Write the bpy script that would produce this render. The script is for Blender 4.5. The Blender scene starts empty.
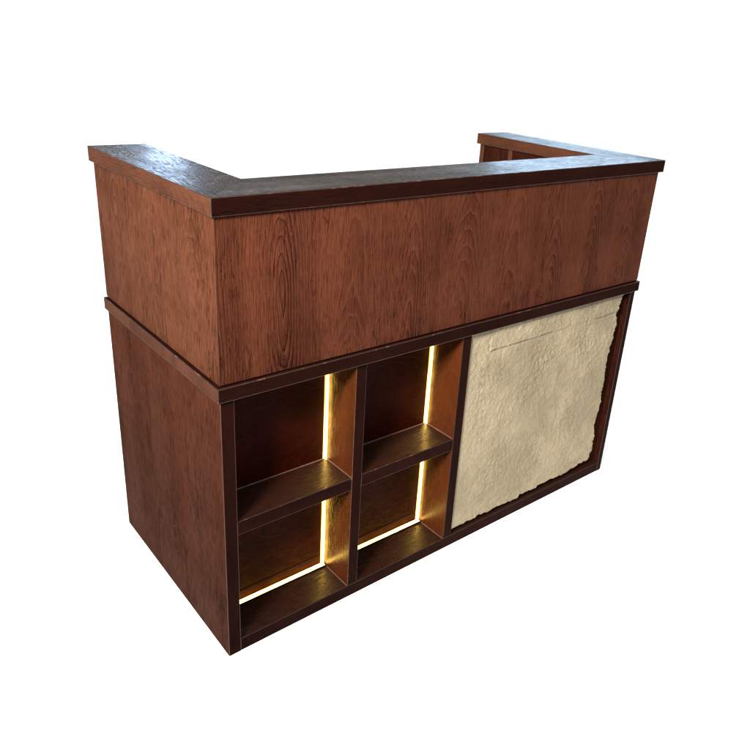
import bpy, bmesh, math, random
from mathutils import Vector, noise, Euler
C = bpy.context.scene.collection
random.seed(4)

# ------------------------------------------------------------------ dimensions (metres)
W, D = 1.53, 0.664
H1, TL, O1 = 0.7100, 0.0335, 0.0075          # base cabinet height, ledge thickness, ledge overhang
H2, TC, O2 = 1.1064, 0.0372, 0.0075          # underside of the top, its thickness, overhang
WL, WF, WR = 0.1478, 0.1576, 0.157           # widths of the three top boards
OR, OB = 0.016, 0.013
A1, A2, A3, A4, A5, A6 = 0.033, 0.3594, 0.3907, 0.7197, 0.7526, 1.506
ZB, ZS0, ZS1, DC = 0.038, 0.3523, 0.3888, 0.1213

# ------------------------------------------------------------------ node helpers
class NT:
    def __init__(s, tree): s.t = tree; s.n = tree.nodes; s.l = tree.links
    def new(s, k, **kw):
        nd = s.n.new(k)
        for a, b in kw.items(): setattr(nd, a, b)
        return nd
    def put(s, sock, v):
        if hasattr(v, 'is_linked') or isinstance(v, bpy.types.NodeSocket): s.l.new(v, sock)
        else: sock.default_value = v
    def m(s, op, a, b=0.0, c=0.0, clamp=False):
        nd = s.new('ShaderNodeMath', operation=op); nd.use_clamp = clamp
        s.put(nd.inputs[0], a); s.put(nd.inputs[1], b); s.put(nd.inputs[2], c)
        return nd.outputs[0]
    def vec(s, x, y, z=0.0):
        nd = s.new('ShaderNodeCombineXYZ')
        s.put(nd.inputs[0], x); s.put(nd.inputs[1], y); s.put(nd.inputs[2], z)
        return nd.outputs[0]
    def noise(s, v, scale=1.0, detail=2.0, rough=0.5, dist=0.0):
        nd = s.new('ShaderNodeTexNoise'); nd.noise_dimensions = '3D'
        s.l.new(v, nd.inputs['Vector']); nd.inputs['Scale'].default_value = scale
        nd.inputs['Detail'].default_value = detail; nd.inputs['Roughness'].default_value = rough
        nd.inputs['Distortion'].default_value = dist
        return nd.outputs['Fac']
    def ramp(s, f, a, b, lo=0.0, hi=1.0):
        nd = s.new('ShaderNodeMapRange'); nd.interpolation_type = 'SMOOTHSTEP'
        s.put(nd.inputs[0], f)
        for i, v in enumerate((a, b, lo, hi)): nd.inputs[i+1].default_value = v
        return nd.outputs[0]
    def mix(s, f, a, b, mode='MIX'):
        nd = s.new('ShaderNodeMix', data_type='RGBA', blend_type=mode)
        s.put(nd.inputs[0], f); s.put(nd.inputs[6], a); s.put(nd.inputs[7], b)
        return nd.outputs[2]

def base_mat(name):
    m = bpy.data.materials.new(name); m.use_nodes = True
    t = NT(m.node_tree); b = t.n['Principled BSDF']
    return m, t, b

def c4(c): return (c[0], c[1], c[2], 1.0)

def wood(name, light, dark, off=0.065, strip=0.18, ring=1.0, pore=1.0, rough=0.55, spec=0.015,
         bump=1.0, seed=0.0, worn=0.25, coat=0.0):
    """stained open-grained oak veneer; u runs across the grain and v along it, in metres"""
    m, t, b = base_mat(name)
    uv = t.new('ShaderNodeUVMap'); uv.uv_map = 'UVMap'
    sp = t.new('ShaderNodeSeparateXYZ'); t.l.new(uv.outputs[0], sp.inputs[0])
    u, v = sp.outputs[0], sp.outputs[1]
    warp = t.noise(t.vec(t.m('MULTIPLY', u, 5.0), t.m('MULTIPLY', v, 1.2), seed), 1.0, 2.0)
    warp2 = t.noise(t.vec(t.m('MULTIPLY', u, 70.0), t.m('MULTIPLY', v, 12.0), seed+3), 1.0, 3.0)
    uw = t.m('ADD', u, t.m('MULTIPLY', t.m('SUBTRACT', warp, 0.5), 0.045))
    s_ = t.m('DIVIDE', t.m('ADD', uw, off), strip)
    k = t.m('FLOOR', s_)
    us = t.m('MULTIPLY', t.m('SUBTRACT', t.m('FRACT', s_), 0.5), strip)
    wn = t.new('ShaderNodeTexWhiteNoise', noise_dimensions='1D'); t.put(wn.inputs['W'], t.m('ADD', k, seed+0.37))
    r = wn.outputs['Value']
    # the leaf is cut at a varying depth from the pith: hyperbolic cathedral figures
    depth = t.noise(t.vec(t.m('MULTIPLY', k, 7.31), t.m('MULTIPLY', v, 1.5), t.m('MULTIPLY', r, 11.0)), 1.0, 2.0, 0.5)
    depth = t.m('MULTIPLY', t.m('ADD', t.m('SUBTRACT', depth, 0.47), t.m('MULTIPLY', t.m('SUBTRACT', r, 0.5), 0.10)), 0.16)
    depth = t.m('ADD', depth, t.m('MULTIPLY', t.m('SUBTRACT', v, t.m('ADD', 0.30, t.m('MULTIPLY', r, 0.70))), 0.20))
    rad = t.m('SQRT', t.m('ADD', t.m('MULTIPLY', t.m('MULTIPLY', us, us), 2.4), t.m('MULTIPLY', depth, depth)))
    rad = t.m('ADD', rad, t.m('MULTIPLY', t.m('SUBTRACT', warp2, 0.5), 0.009))
    fr = t.m('FRACT', t.m('MULTIPLY', rad, 84.0))
    rg = t.m('MULTIPLY', t.m('POWER', fr, 4.0), t.ramp(fr, 1.0, 0.9))
    # rings are patchy and fade away towards the edges of each leaf
    patch = t.noise(t.vec(t.m('MULTIPLY', u, 16.0), t.m('MULTIPLY', v, 3.2), seed+8), 1.0, 3.0)
    rg = t.m('MULTIPLY', rg, t.ramp(patch, 0.33, 0.62, 0.4, 1.0))
    rg = t.m('MULTIPLY', rg, t.ramp(t.m('ABSOLUTE', us), 0.022, 0.06, 1.0, 0.22))
    rg = t.m('MULTIPLY', rg, t.ramp(wn.outputs['Value'], 0.15, 0.8, 0.45, 1.0))      # some leaves are plainer
    # jagged bands between the rings catch the stain differently
    rg = t.m('ADD', rg, t.m('MULTIPLY', t.m('SUBTRACT', fr, 0.5), 0.18))
    # open pores: short fine strokes along the grain
    p1 = t.noise(t.vec(t.m('MULTIPLY', uw, 620.0), t.m('MULTIPLY', v, 26.0), seed), 1.0, 2.0, 0.6)
    p2 = t.noise(t.vec(t.m('MULTIPLY', uw, 240.0), t.m('MULTIPLY', v, 9.0), seed+5), 1.0, 2.0, 0.6)
    pores = t.m('MAXIMUM', t.ramp(p1, 0.52, 0.70), t.m('MULTIPLY', t.ramp(p2, 0.55, 0.75), 0.6))
    streak = t.noise(t.vec(t.m('MULTIPLY', uw, 19.0), t.m('MULTIPLY', v, 0.9), seed+2), 1.0, 3.0, 0.6)
    blot = t.noise(t.vec(u, v, seed+1), 4.5, 5.0, 0.62)
    # a few long open cracks in the face veneer
    ck = t.noise(t.vec(t.m('MULTIPLY', uw, 34.0), t.m('MULTIPLY', v, 2.6), seed+14), 1.0, 4.0, 0.65)
    crack = t.m('MULTIPLY', t.ramp(t.m('ABSOLUTE', t.m('SUBTRACT', ck, 0.5)), 0.012, 0.0), t.ramp(patch, 0.5, 0.6))
    f = t.m('ADD', t.m('MULTIPLY', rg, 0.62*ring), t.m('MULTIPLY', pores, 0.33*pore))
    f = t.m('ADD', f, t.m('MULTIPLY', t.m('SUBTRACT', streak, 0.45), 1.1))
    f = t.m('ADD', f, t.m('MULTIPLY', t.m('SUBTRACT', blot, 0.5), 1.25))
    f = t.m('ADD', f, t.m('MULTIPLY', crack, 0.5))
    f = t.m('SUBTRACT', f, t.m('MULTIPLY', t.m('MULTIPLY', t.ramp(fr, 0.25, 0.03), t.ramp(t.m('ABSOLUTE', us), 0.022, 0.06, 1.0, 0.3)), 0.34*ring))
    f = t.m('ADD', f, t.m('MULTIPLY', t.m('SUBTRACT', r, 0.5), 0.12))
    f = t.m('ADD', f, 0.12, clamp=True)
    col = t.mix(f, c4(light), c4(dark))
    # tiny nicks where the stain has chipped off
    nk = t.new('ShaderNodeTexVoronoi'); nk.inputs['Scale'].default_value = 9.0
    t.l.new(t.vec(u, v, seed), nk.inputs['Vector'])
    nf = t.m('MULTIPLY', t.ramp(nk.outputs['Distance'], 0.035, 0.015), worn)
    col = t.mix(nf, col, (0.15, 0.09, 0.055, 1))
    t.l.new(col, b.inputs['Base Color'])
    rr = t.m('ADD', t.m('MULTIPLY', t.m('SUBTRACT', blot, 0.5), 0.25), t.m('ADD', t.m('MULTIPLY', f, 0.12), rough))
    t.l.new(rr, b.inputs['Roughness'])
    b.inputs['Specular IOR Level'].default_value = spec
    b.inputs['Coat Weight'].default_value = coat
    b.inputs['Coat Roughness'].default_value = 0.22
    h = t.m('SUBTRACT', t.m('MULTIPLY', blot, 0.35), t.m('ADD', t.m('MULTIPLY', rg, 0.9*ring), t.m('ADD', t.m('MULTIPLY', pores, 0.55), t.m('MULTIPLY', crack, 1.0))))
    bp = t.new('ShaderNodeBump'); bp.inputs['Strength'].default_value = bump; bp.inputs['Distance'].default_value = 0.0030
    t.l.new(h, bp.inputs['Height']); t.l.new(bp.outputs[0], b.inputs['Normal'])
    if coat: t.l.new(bp.outputs[0], b.inputs['Coat Normal'])
    return m

def edge_mat(name, col, chip):
    m, t, b = base_mat(name)
    tc = t.new('ShaderNodeTexCoord')
    n = t.noise(tc.outputs['Object'], 38.0, 4.0, 0.7)
    t.l.new(t.mix(t.ramp(n, 0.53, 0.72), c4(col), c4(chip)), b.inputs['Base Color'])
    b.inputs['Roughness'].default_value = 0.5
    b.inputs['Specular IOR Level'].default_value = 0.35
    return m

PL, PD = (0.051, 0.0150, 0.0075), (0.0125, 0.0027, 0.0013)      # panel stain, light and dark
TLc, TDc = (0.0095, 0.0025, 0.0016), (0.0026, 0.0008, 0.0006)   # trim stain
M = {}
M['panel_front'] = wood('oak_panel_front', PL, PD, off=0.115, seed=1.0)
M['panel_side'] = wood('oak_panel_side', (0.058, 0.0195, 0.0092), (0.017, 0.0045, 0.0021), off=0.0, strip=0.21, ring=0.75, pore=1.3, seed=5.0, bump=1.0)
M['base_side'] = wood('oak_base_side', (0.042, 0.0122, 0.0055), (0.0085, 0.0023, 0.0011), off=0.05, strip=0.23, ring=0.85, pore=1.3, seed=9.0, bump=1.0, rough=0.6, spec=0.01)
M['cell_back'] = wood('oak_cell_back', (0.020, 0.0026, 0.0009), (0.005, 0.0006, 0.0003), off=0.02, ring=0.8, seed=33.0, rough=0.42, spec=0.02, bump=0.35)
M['cell'] = wood('oak_cell', (0.044, 0.0108, 0.0028), (0.015, 0.0034, 0.0009), off=0.02, ring=0.5, seed=13.0, rough=0.24, spec=0.22, bump=0.16)
M['shelf'] = wood('oak_shelf', (0.013, 0.0036, 0.0017), (0.0035, 0.0010, 0.0005), off=0.07, strip=0.3, ring=1.0, seed=17.0, rough=0.27, spec=0.48, bump=0.30)
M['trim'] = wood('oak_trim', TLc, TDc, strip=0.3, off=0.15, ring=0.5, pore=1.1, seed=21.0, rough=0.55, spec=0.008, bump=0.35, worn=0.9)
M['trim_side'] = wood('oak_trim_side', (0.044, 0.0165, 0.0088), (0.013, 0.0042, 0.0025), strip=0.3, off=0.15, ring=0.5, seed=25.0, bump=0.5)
M['top'] = wood('oak_top', (0.011, 0.0065, 0.0042), (0.0035, 0.002, 0.0015), strip=0.21, off=0.1, ring=0.8, seed=29.0, rough=0.22, spec=0.25, bump=0.34, worn=0.0)
M['bay'] = wood('oak_bay', (0.018, 0.0044, 0.0021), (0.006, 0.0013, 0.0007), ring=0.5, seed=41.0)
M['edge'] = edge_mat('worn_edge', (0.040, 0.013, 0.007), (0.085, 0.040, 0.024))
M['edge_trim'] = edge_mat('worn_trim_edge', (0.013, 0.0042, 0.0028), (0.085, 0.048, 0.032))
M['edge_dark'] = edge_mat('dark_edge', (0.009, 0.003, 0.002), (0.022, 0.01, 0.007))

# ------------------------------------------------------------------ mesh helpers
def finish(name, bm, mats, parent, bevel=0.0, smooth=False, shade=30):
    me = bpy.data.meshes.new(name); bm.normal_update(); bm.to_mesh(me); bm.free()
    for m in mats: me.materials.append(m)
    o = bpy.data.objects.new(name, me); C.objects.link(o)
    if parent: o.parent = parent
    if bevel:
        md = o.modifiers.new('bevel', 'BEVEL'); md.width = bevel; md.segments = 2; md.limit_method = 'ANGLE'
        md.angle_limit = math.radians(40); md.material = len(mats)-1 if len(mats) > 1 else -1
    if smooth:
        for p in me.polygons: p.use_smooth = True
    return o

def prism(poly, z0, z1, bm=None):
    bm = bm or bmesh.new()
    lo = [bm.verts.new((x, y, z0)) for x, y in poly]; hi = [bm.verts.new((x, y, z1)) for x, y in poly]
    n = len(poly)
    bm.faces.new(lo[::-1]); bm.faces.new(hi)
    for i in range(n): bm.faces.new((lo[i], lo[(i+1) % n], hi[(i+1) % n], hi[i]))
    return bm

def uvmap(bm, grain, shift=(0.0, 0.0)):
    bm.normal_update(); lay = bm.loops.layers.uv.new('UVMap')
    for f in bm.faces:
        n = f.normal; ax = max(range(3), key=lambda i: abs(n[i]))
        oth = [i for i in range(3) if i != ax]
        if grain in oth: vi = grain; ui = [i for i in oth if i != grain][0]
        else: ui, vi = oth
        for l in f.loops:
            co = l.vert.co; l[lay].uv = (co[ui]+shift[0], co[vi]+shift[1])

def board(name, a, b, grain, mats, parent, bevel=0.0012, shift=(0, 0), pick=None):
    """a plank between corners a and b; pick(normal) may choose another face material"""
    bm = prism([(a[0], a[1]), (b[0], a[1]), (b[0], b[1]), (a[0], b[1])], a[2], b[2])
    uvmap(bm, grain, shift)
    if pick:
        for f in bm.faces: f.material_index = pick(f.normal)
    return finish(name, bm, mats, parent, bevel)

def tag(o, label=None, cat=None, kind=None):
    if label: o['label'] = label
    if cat: o['category'] = cat
    if kind: o['kind'] = kind

# ------------------------------------------------------------------ setting
bm = bmesh.new()
R_ = 400.0
bm.faces.new([bm.verts.new(p) for p in ((-R_, -R_, 0), (R_, -R_, 0), (R_, R_, 0), (-R_, R_, 0))])
fm, t, b = base_mat('white_floor')
tc = t.new('ShaderNodeTexCoord'); n = t.noise(tc.outputs['Object'], 2.0, 3.0)
t.l.new(t.mix(n, (0.915, 0.915, 0.915, 1), (0.935, 0.935, 0.93, 1)), b.inputs['Base Color'])
b.inputs['Roughness'].default_value = 1.0; b.inputs['Specular IOR Level'].default_value = 0.0
fl = finish('floor', bm, [fm], None); tag(fl, kind='structure')

# ------------------------------------------------------------------ the counter
root = bpy.data.objects.new('reception_counter', None); C.objects.link(root)
root.location = (0, 0, 0)
tag(root, 'dark red-brown oak reception counter with lit open shelves and a beige stone front panel', 'reception counter')

ZG = 0.003   # the base stands on this thin shadow gap's worth of felt pads
# base cabinet: slabs
def side_pick(n): return 0 if abs(n.x) > .5 else 1
board('side_panel', (0, 0, 0), (A1, D, H1), 2, [M['base_side'], M['trim'], M['edge']], root, pick=side_pick, bevel=0.0013)
board('side_panel', (A6, 0, 0), (W, D, H1), 2, [M['bay'], M['trim'], M['edge_dark']], root, pick=side_pick)
board('upright', (A2, 0.001, ZB), (A3, DC, H1), 2, [M['cell'], M['trim'], M['edge']], root, pick=side_pick, bevel=0.001, shift=(.31, .2))
board('upright', (A4, 0.001, ZB), (A5, DC, H1), 2, [M['cell'], M['trim'], M['edge_dark']], root, pick=side_pick, bevel=0.001, shift=(.57, .5))
def top_pick(n): return 0 if n.z > .5 else 1
board('bottom_board', (A1, 0.001, 0), (A6, D-0.02, ZB), 0, [M['shelf'], M['trim'], M['edge_dark']], root, pick=top_pick, bevel=0.001)
for xa, xb, sh in ((A1, A2, .1), (A3, A4, .46)):
    board('shelf', (xa, 0.0015, ZS0), (xb, DC, ZS1), 0, [M['shelf'], M['trim'], M['edge_trim']], root, pick=top_pick, bevel=0.0012, shift=(sh, sh))
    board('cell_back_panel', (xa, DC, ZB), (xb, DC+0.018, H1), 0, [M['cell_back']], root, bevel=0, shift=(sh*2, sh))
board('bay_back_panel', (A5, 0.022, ZB), (A6, 0.040, H1), 2, [M['bay']], root, bevel=0)
board('rear_panel', (A1, D-0.02, 0), (A6, D, H1), 2, [M['cell'], M['trim']], root, bevel=0)

# pale thin joint beads where the cell floors meet the right-hand cheeks and the backs
bd = edge_mat('glue_bead', (0.05, 0.022, 0.014), (0.09, 0.045, 0.032))
for xr, xl in ((A2, A1), (A4, A3)):
    for z in (ZB, ZS1):
        bmx = bmesh.new()
        pts = [(0, 0), (-.002, 0), (0, .002)]
        v0 = [bmx.verts.new((xr+p[0], 0.004, z+p[1])) for p in pts]; v1 = [bmx.verts.new((xr+p[0], DC, z+p[1])) for p in pts]
        bmx.faces.new(v0); bmx.faces.new(v1[::-1])
        for i in range(3): bmx.faces.new((v0[i], v1[i], v1[(i+1) % 3], v0[(i+1) % 3]))
        if z == ZS1:
            v0 = [bmx.verts.new((xl, DC+p[0], z+p[1])) for p in pts]; v1 = [bmx.verts.new((xr-.012, DC+p[0], z+p[1])) for p in pts]
            bmx.faces.new(v0[::-1]); bmx.faces.new(v1)
            for i in range(3): bmx.faces.new((v0[i], v0[(i+1) % 3], v1[(i+1) % 3], v1[i]))
        bmesh.ops.recalc_face_normals(bmx, faces=bmx.faces)
        finish('joint_bead', bmx, [bd], root)

# LED strips
lm, t, b = base_mat('led_light')
b.inputs['Base Color'].default_value = (0.8, 0.7, 0.4, 1)
b.inputs['Emission Color'].default_value = (1.0, 0.60, 0.085, 1)
tc = t.new('ShaderNodeTexCoord')
t.l.new(t.m('MULTIPLY', t.ramp(t.noise(tc.outputs['Object'], 34.0, 3.0), 0.3, 0.7, 0.72, 1.28), 12.5), b.inputs['Emission Strength'])
dm, t, b = base_mat('led_halo')  # weak yellow emission imitating the halo around the upright strips
b.inputs['Base Color'].default_value = (0.7, 0.5, 0.2, 1)
b.inputs['Emission Color'].default_value = (1.0, 0.58, 0.10, 1)
b.inputs['Emission Strength'].default_value = 0.75
LW = 0.0055
def led(a, c, glow=None):
    bmx = prism([(a[0], a[1]), (c[0], a[1]), (c[0], c[1]), (a[0], c[1])], a[2], c[2])
    o = finish('led_strip', bmx, [lm], root, bevel=0.0012)
    if glow:
        a, c = glow
        finish('halo_strip', prism([(a[0], a[1]), (c[0], a[1]), (c[0], c[1]), (a[0], c[1])], a[2], c[2]), [dm], o, bevel=0.0008)  # added glowing strip behind the LED, stands in for its halo
for xr, xl in ((A2, A1), (A4, A3)):
    for z0, z1 in ((ZS1+.001, H1-.001), (ZB+.0065, ZS0-.001)):
        led((xr-LW-.002, DC-.009, z0), (xr-.002, DC-.0025, z1),
            ((xr-LW-.0050, DC-.0024, z0), (xr-.0004, DC-.0004, z1)))
    # the lower strip lies on the floor board in a low channel and shines upwards
    led((xl+.001, DC-.0165, ZB+.0035), (xr-.004, DC-.0030, ZB+.0060))
    board('channel', (xl+.0005, DC-.0180, ZB), (xr-.0005, DC-.0002, ZB+.0035), 0, [M['trim']], root, bevel=0)
    board('channel_lip', (xl+.0005, DC-.0180, ZB+.0035), (xr-.0005, DC-.0166, ZB+.0062), 0, [M['edge_trim']], root, bevel=0)
    # thin cover lath above the lower strip
    board('cover_lath', (xl, DC-.0012, ZB+.030), (xr-LW-.006, DC, ZB+.032), 0, [M['trim_side']], root, bevel=0)

# ledge
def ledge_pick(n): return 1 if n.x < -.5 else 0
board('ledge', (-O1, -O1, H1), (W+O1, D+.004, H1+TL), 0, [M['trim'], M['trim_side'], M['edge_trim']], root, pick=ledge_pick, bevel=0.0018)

# upper box
U0 = H1+TL
G = 0.0040
TH = 0.022
def mitred(name, poly, mats):
    bm = prism(poly, U0+G, H2); uvmap(bm, 2)
    return finish(name, bm, mats, root, bevel=0.0009)
mitred('front_panel', [(0, 0), (W, 0), (W-TH, TH), (TH, TH)], [M['panel_front'], M['edge']])
board('front_panel_inner', (0.1315, 0.128, U0), (1.4, 0.144, H2), 2, [M['panel_front']], root, bevel=0)
board('plinth_strip', (0.007, 0.007, U0), (W-.007, 0.02, U0+G), 0, [M['edge_dark']], root, bevel=0)
for side, xo, xi, m1 in ((0, 0.0, 0.1315, M['panel_side']), (1, W, 1.400, M['panel_front'])):
    sg = 1 if side == 0 else -1
    q = [(xo, 0), (xo+sg*TH, TH), (xo+sg*TH, D), (xo, D)]
    mitred('outer_panel', q if sg > 0 else q[::-1], [m1, M['edge']])
    xs = sorted((xo+sg*0.008, xo+sg*0.02))
    board('plinth_strip', (xs[0], 0.02, U0), (xs[1], D-.008, U0+G), 1, [M['edge_dark']], root, bevel=0)
    xs = sorted((xi, xi-sg*0.016))
    board('inner_panel', (xs[0], 0.144, U0), (xs[1], D-.018, H2), 2, [M['bay']], root, bevel=0, shift=(.4, .1))
    xs = sorted((xo+sg*0.022, xi+sg*.003))
    board('end_panel', (xs[0], D-.018, U0), (xs[1], D+.001, H2), 2, [M['trim_side'], M['edge']], root, bevel=0.001)
# upright batten on the inside of the right-hand arm
board('batten', (1.396, 0.505, U0), (1.400, 0.523, H2), 2, [M['trim_side'], M['edge']], root, bevel=0.0008)

# the U-shaped top: three boards mitred into one
xl, xr_, yf, yb = -O2, W+OR, -O2, D+OB
P8 = [(xl, yf), (xr_, yf), (xr_, yb), (xr_-WR, yb), (xr_-WR, yf+WF), (xl+WL, yf+WF), (xl+WL, yb), (xl, yb)]
bm = bmesh.new()
lo = [bm.verts.new((x, y, H2)) for x, y in P8]; hi = [bm.verts.new((x, y, H2+TC)) for x, y in P8]
lay = bm.loops.layers.uv.new('UVMap')
def face(vs, grain, mi, sh):
    f = bm.faces.new(vs); f.material_index = mi
    for l in f.loops:
        c = l.vert.co
        l[lay].uv = ((c.y+c.z if grain == 0 else c.x+c.z)+sh[0], (c.x if grain == 0 else c.y)+sh[1])
for q, g_, sh in (((0, 5, 6, 7), 1, (0, 0)), ((0, 1, 4, 5), 0, (.33, .2)), ((1, 2, 3, 4), 1, (.6, .4))):
    face([hi[k] for k in q], g_, 0, sh); face([lo[k] for k in q[::-1]], g_, 0, sh)
for k in range(8):
    k2 = (k+1) % 8; alongx = abs(P8[k][1]-P8[k2][1]) < 1e-6
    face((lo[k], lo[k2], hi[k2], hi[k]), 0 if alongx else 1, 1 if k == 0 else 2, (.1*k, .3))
finish('countertop', bm, [M['top'], M['trim'], M['trim_side'], M['edge_trim']], root, bevel=0.0014)

# ------------------------------------------------------------------ stone veneer sheet
RE = [(0.7028,1.4754),(0.6631,1.4577),(0.6258,1.4576),(0.6028,1.4715),(0.5777,1.4652),(0.5429,1.4617),(0.4844,1.4487),
      (0.3753,1.4557),(0.2971,1.4614),(0.2111,1.4509),(0.1623,1.4620),(0.1225,1.4608),(0.1010,1.4642),(0.0849,1.4517),(0.066,1.4520)]
BE = [(0.7526,0.0510),(0.7615,0.0516),(0.8668,0.0526),(0.9783,0.0537),(1.0612,0.0494),(1.0720,0.0580),(1.1593,0.0502),(1.1640,0.0600),
      (1.2477,0.0573),(1.2880,0.0550),(1.3280,0.0572),(1.3905,0.0653),(1.4520,0.0660),(1.52,.0660)]
def lerp(tab, x):
    tab = sorted(tab)
    if x <= tab[0][0]: return tab[0][1]
    for (x0, y0), (x1, y1) in zip(tab, tab[1:]):
        if x <= x1: return y0+(y1-y0)*(x-x0)/(x1-x0)
    return tab[-1][1]
def right(z):
    return lerp(RE, z)+0.006*noise.noise((z*75, 3.1, 0))+0.005*noise.noise((z*190, 7.7, 0))
def bottom(x):
    a = 0.006 if x > .80 else .001
    return lerp(BE, x)+a*noise.noise((x*45, 9.1, 0))+a*.5*noise.noise((x*160, 2.7, 0))
TOPZ = H1-0.0005
def relief(x, z):
    # cleft slate: broad swells, flaky steps, crumbly grain
    p = Vector((x*5, z*5, 0.3))
    q = Vector((x*14+z*6, z*13-x*5, 1.7))
    h = 0.0025*noise.noise(p)
    n1 = noise.fractal(q, 0.9, 2.1, 4)
    h += 0.0022*n1
    st = noise.noise(Vector((x*9, z*7, 5.0)))*3+noise.noise(Vector((x*30, z*26, 8.0)))*.7
    fr = st-math.floor(st); h += 0.0006*(min(fr*6, 1.0)-fr)
    w1 = noise.noise(Vector((x*22, z*22, 6.0))); w2 = noise.noise(Vector((x*22, z*22, 16.0)))
    rq = Vector((x*34+z*14+w1*1.1, z*30-x*10+w2*1.1, 2.0))
    h += 0.0009*(0.5-abs(noise.noise(rq)))+0.0016*noise.fractal(Vector((x*70+z*26, z*60-x*22, 2.0)), 0.6, 2.2, 3)*(0.6+0.9*noise.noise(Vector((x*8, z*8, 44.0))))+0.0007*noise.noise(Vector((x*230, z*210, 4.0)))-0.0004
    fl_ = noise.noise(Vector((x*18-z*8, z*20+x*8, 12.0)))*4; h += 0.0006*(min((fl_-math.floor(fl_))*5, 1.0)-(fl_-math.floor(fl_)))
    # long steps across the top
    zl = 0.640+0.006*noise.noise((x*12, 0, 4))+0.012*(x-1.1)
    if x > 0.84:
        on = 1.0 if (x < 1.12 or x > 1.33) else 0.35
        if z > zl: h += 0.0022*on
        h -= 0.0018*on*math.exp(-((z-zl)/0.0025)**2)
    if z > zl:
        xc = 1.36+0.004*noise.noise((z*60, 0, 1)); h -= 0.002*math.exp(-((x-xc)/0.002)**2)
    e = min(1.0, max(0.0, (x-A5)/0.09)); h *= 0.35+0.65*e
    return h
NX, NZ = 380, 340
bm = bmesh.new(); grid = []
for j in range(NZ+1):
    tz = j/NZ; row = []
    for i in range(NX+1):
        tx = i/NX
        zz = bottom(A5+tx*.73)*(1-tz)+TOPZ*tz
        xx = A5+0.0008+tx*(right(zz)-A5-.0008)
        zz = bottom(xx)*(1-tz)+TOPZ*tz
        y = 0.007-relief(xx, zz)
        d = min((right(zz)-xx), (zz-bottom(xx)))
        if d < 0.004: y += 0.0035*(1-d/0.004)**2
        row.append(bm.verts.new((xx, y, zz)))
    grid.append(row)
for j in range(NZ):
    for i in range(NX):
        bm.faces.new((grid[j][i], grid[j][i+1], grid[j+1][i+1], grid[j+1][i]))
# rim back to the panel behind
ring_ = [grid[0][i] for i in range(NX+1)]+[grid[j][NX] for j in range(1, NZ+1)]+[grid[NZ][i] for i in range(NX-1, -1, -1)]+[grid[j][0] for j in range(NZ-1, 0, -1)]
bk = [bm.verts.new((v.co.x, 0.0215, v.co.z)) for v in ring_]
for i in range(len(ring_)):
    k = (i+1) % len(ring_); bm.faces.new((ring_[k], ring_[i], bk[i], bk[k]))
sm, t, b = base_mat('split_stone')
tc = t.new('ShaderNodeTexCoord'); P = tc.outputs['Object']
sp = t.new('ShaderNodeSeparateXYZ'); t.l.new(P, sp.inputs[0])
n1 = t.noise(P, 3.2, 4.0, 0.55); n2 = t.noise(P, 14.0, 5.0, 0.65); n3 = t.noise(P, 90.0, 4.0, 0.7)
col = t.mix(t.ramp(n1, 0.40, 0.62), (0.198, 0.165, 0.106, 1), (0.150, 0.124, 0.078, 1))
col = t.mix(t.ramp(n2, 0.50, 0.72, 0, .5), col, (0.140, 0.100, 0.056, 1))
col = t.mix(t.ramp(n2, 0.42, 0.28, 0, .35), col, (0.215, 0.175, 0.108, 1))
col = t.mix(t.ramp(n3, 0.52, 0.72, 0, .45), col, (0.115, 0.085, 0.048, 1))
t.l.new(col, b.inputs['Base Color'])
b.inputs['Roughness'].default_value = 0.8; b.inputs['Specular IOR Level'].default_value = 0.25
vo = t.new('ShaderNodeTexVoronoi', feature='F1'); vo.inputs['Scale'].default_value = 75
t.l.new(t.mix(0.4, P, t.new('ShaderNodeTexNoise').outputs['Color']), vo.inputs['Vector'])
hh = t.m('ADD', t.m('MULTIPLY', t.noise(P, 70.0, 5.0, 0.7), 1.0), t.m('MULTIPLY', vo.outputs['Distance'], 0.35))
bp = t.new('ShaderNodeBump'); bp.inputs['Strength'].default_value = 0.8; bp.inputs['Distance'].default_value = 0.0035
t.l.new(hh, bp.inputs['Height']); t.l.new(bp.outputs[0], b.inputs['Normal'])
st = finish('stone_panel', bm, [sm], root, smooth=True)

# ------------------------------------------------------------------ light
w = bpy.data.worlds.new('World'); bpy.context.scene.world = w; w.use_nodes = True
t = NT(w.node_tree); bg = t.n['Background']
tc = t.new('ShaderNodeTexCoord'); V = tc.outputs['Generated']
sp = t.new('ShaderNodeSeparateXYZ'); t.l.new(V, sp.inputs[0])
z = sp.outputs[2]
def lobe(d, half, soft):
    d = Vector(d).normalized(); nd = t.new('ShaderNodeVectorMath', operation='DOT_PRODUCT')
    t.l.new(V, nd.inputs[0]); nd.inputs[1].default_value = d
    return t.ramp(nd.outputs['Value'], math.cos(math.radians(half+soft)), math.cos(math.radians(half)))
AMB, ZEN = 0.09, 5.8
white = t.ramp(z, math.sin(math.radians(6.6)), math.sin(math.radians(5.6)))
zen = lobe((-0.22, -0.30, 1.0), 24, 10)
col = t.mix(zen, (AMB, AMB, AMB, 1), (ZEN, ZEN, ZEN, 1))
col = t.mix(white, col, (1.05, 1.05, 1.05, 1))
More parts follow.
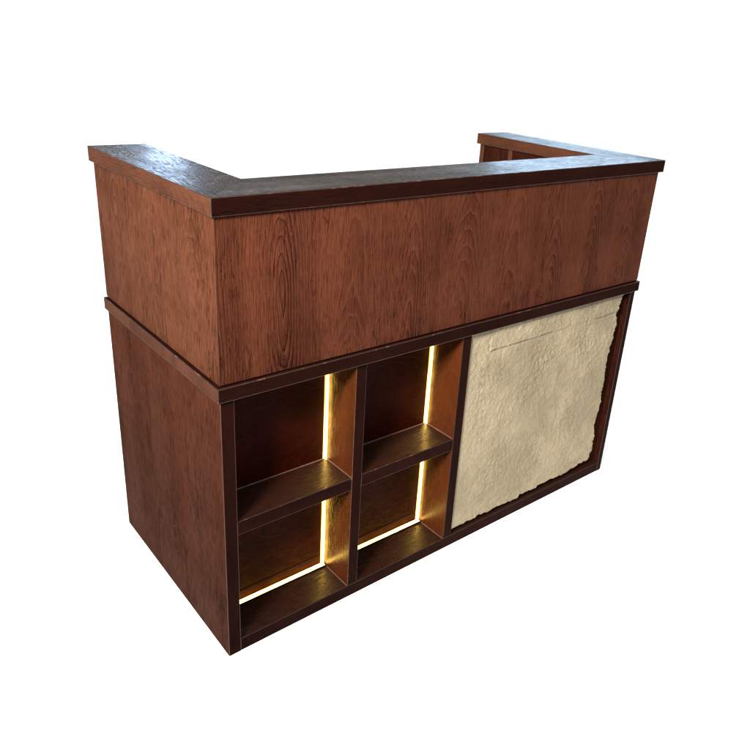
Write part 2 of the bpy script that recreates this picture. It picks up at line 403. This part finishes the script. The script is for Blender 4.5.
t.l.new(col, bg.inputs[0]); bg.inputs[1].default_value = 1.0

def area(name, c, az0, az1, el0, el1, dist, power, color):
    """a window-like lamp seen from point c between two bearings and two elevations"""
    az, el = math.radians((az0+az1)/2), math.radians((el0+el1)/2)
    c = Vector(c); d = Vector((math.sin(az)*math.cos(el), math.cos(az)*math.cos(el), math.sin(el)))
    L = bpy.data.lights.new(name, 'AREA'); L.shape = 'RECTANGLE'
    L.size = 2*dist*math.tan(math.radians((az1-az0)/2)); L.size_y = 2*dist*math.tan(math.radians((el1-el0)/2))
    L.energy = power; L.color = color
    o = bpy.data.objects.new(name, L); C.objects.link(o); o.location = c+d*dist
    o.rotation_euler = (-d).to_track_quat('-Z', 'Y').to_euler()
    return o
area('window_light', (0.12, 0.5, 1.14), 20.7, 24.0, 7.5, 14, 7.0, 14, (0.50, 0.70, 1.0))
area('window_light', (1.3, 0.1, 1.14), 45, 60, 7.2, 16, 7.0, 40, (0.50, 0.74, 1.0))

L = bpy.data.lights.new('key_light', 'SPOT'); L.shadow_soft_size = 0.35; L.energy = 2700; L.color = (1.0, 0.94, 0.86)
L.spot_size = math.radians(76); L.spot_blend = 1.0
o = bpy.data.objects.new('key_light', L); C.objects.link(o); o.location = (-1.9, -1.15, 2.45)
o.rotation_euler = (Vector((0.8, 0.3, 1.5))-o.location).to_track_quat('-Z', 'Y').to_euler()

# ------------------------------------------------------------------ camera
cam = bpy.data.cameras.new('camera'); co = bpy.data.objects.new('camera', cam); C.objects.link(co)
co.location = (-0.61039, -1.26722, 1.43413)
co.rotation_euler = Euler((1.17351, -0.06416, -0.69332), 'XYZ')
cam.sensor_width = 36; cam.lens = 725.166/750*36
cam.shift_x = -(402.947-375)/750; cam.shift_y = (346.509-375)/750
cam.clip_start = 0.05; cam.clip_end = 2000
sc = bpy.context.scene; sc.camera = co
sc.render.engine = 'CYCLES'
sc.view_settings.view_transform = 'Standard'; sc.view_settings.look = 'None'
sc.view_settings.exposure = 0; sc.view_settings.gamma = 1
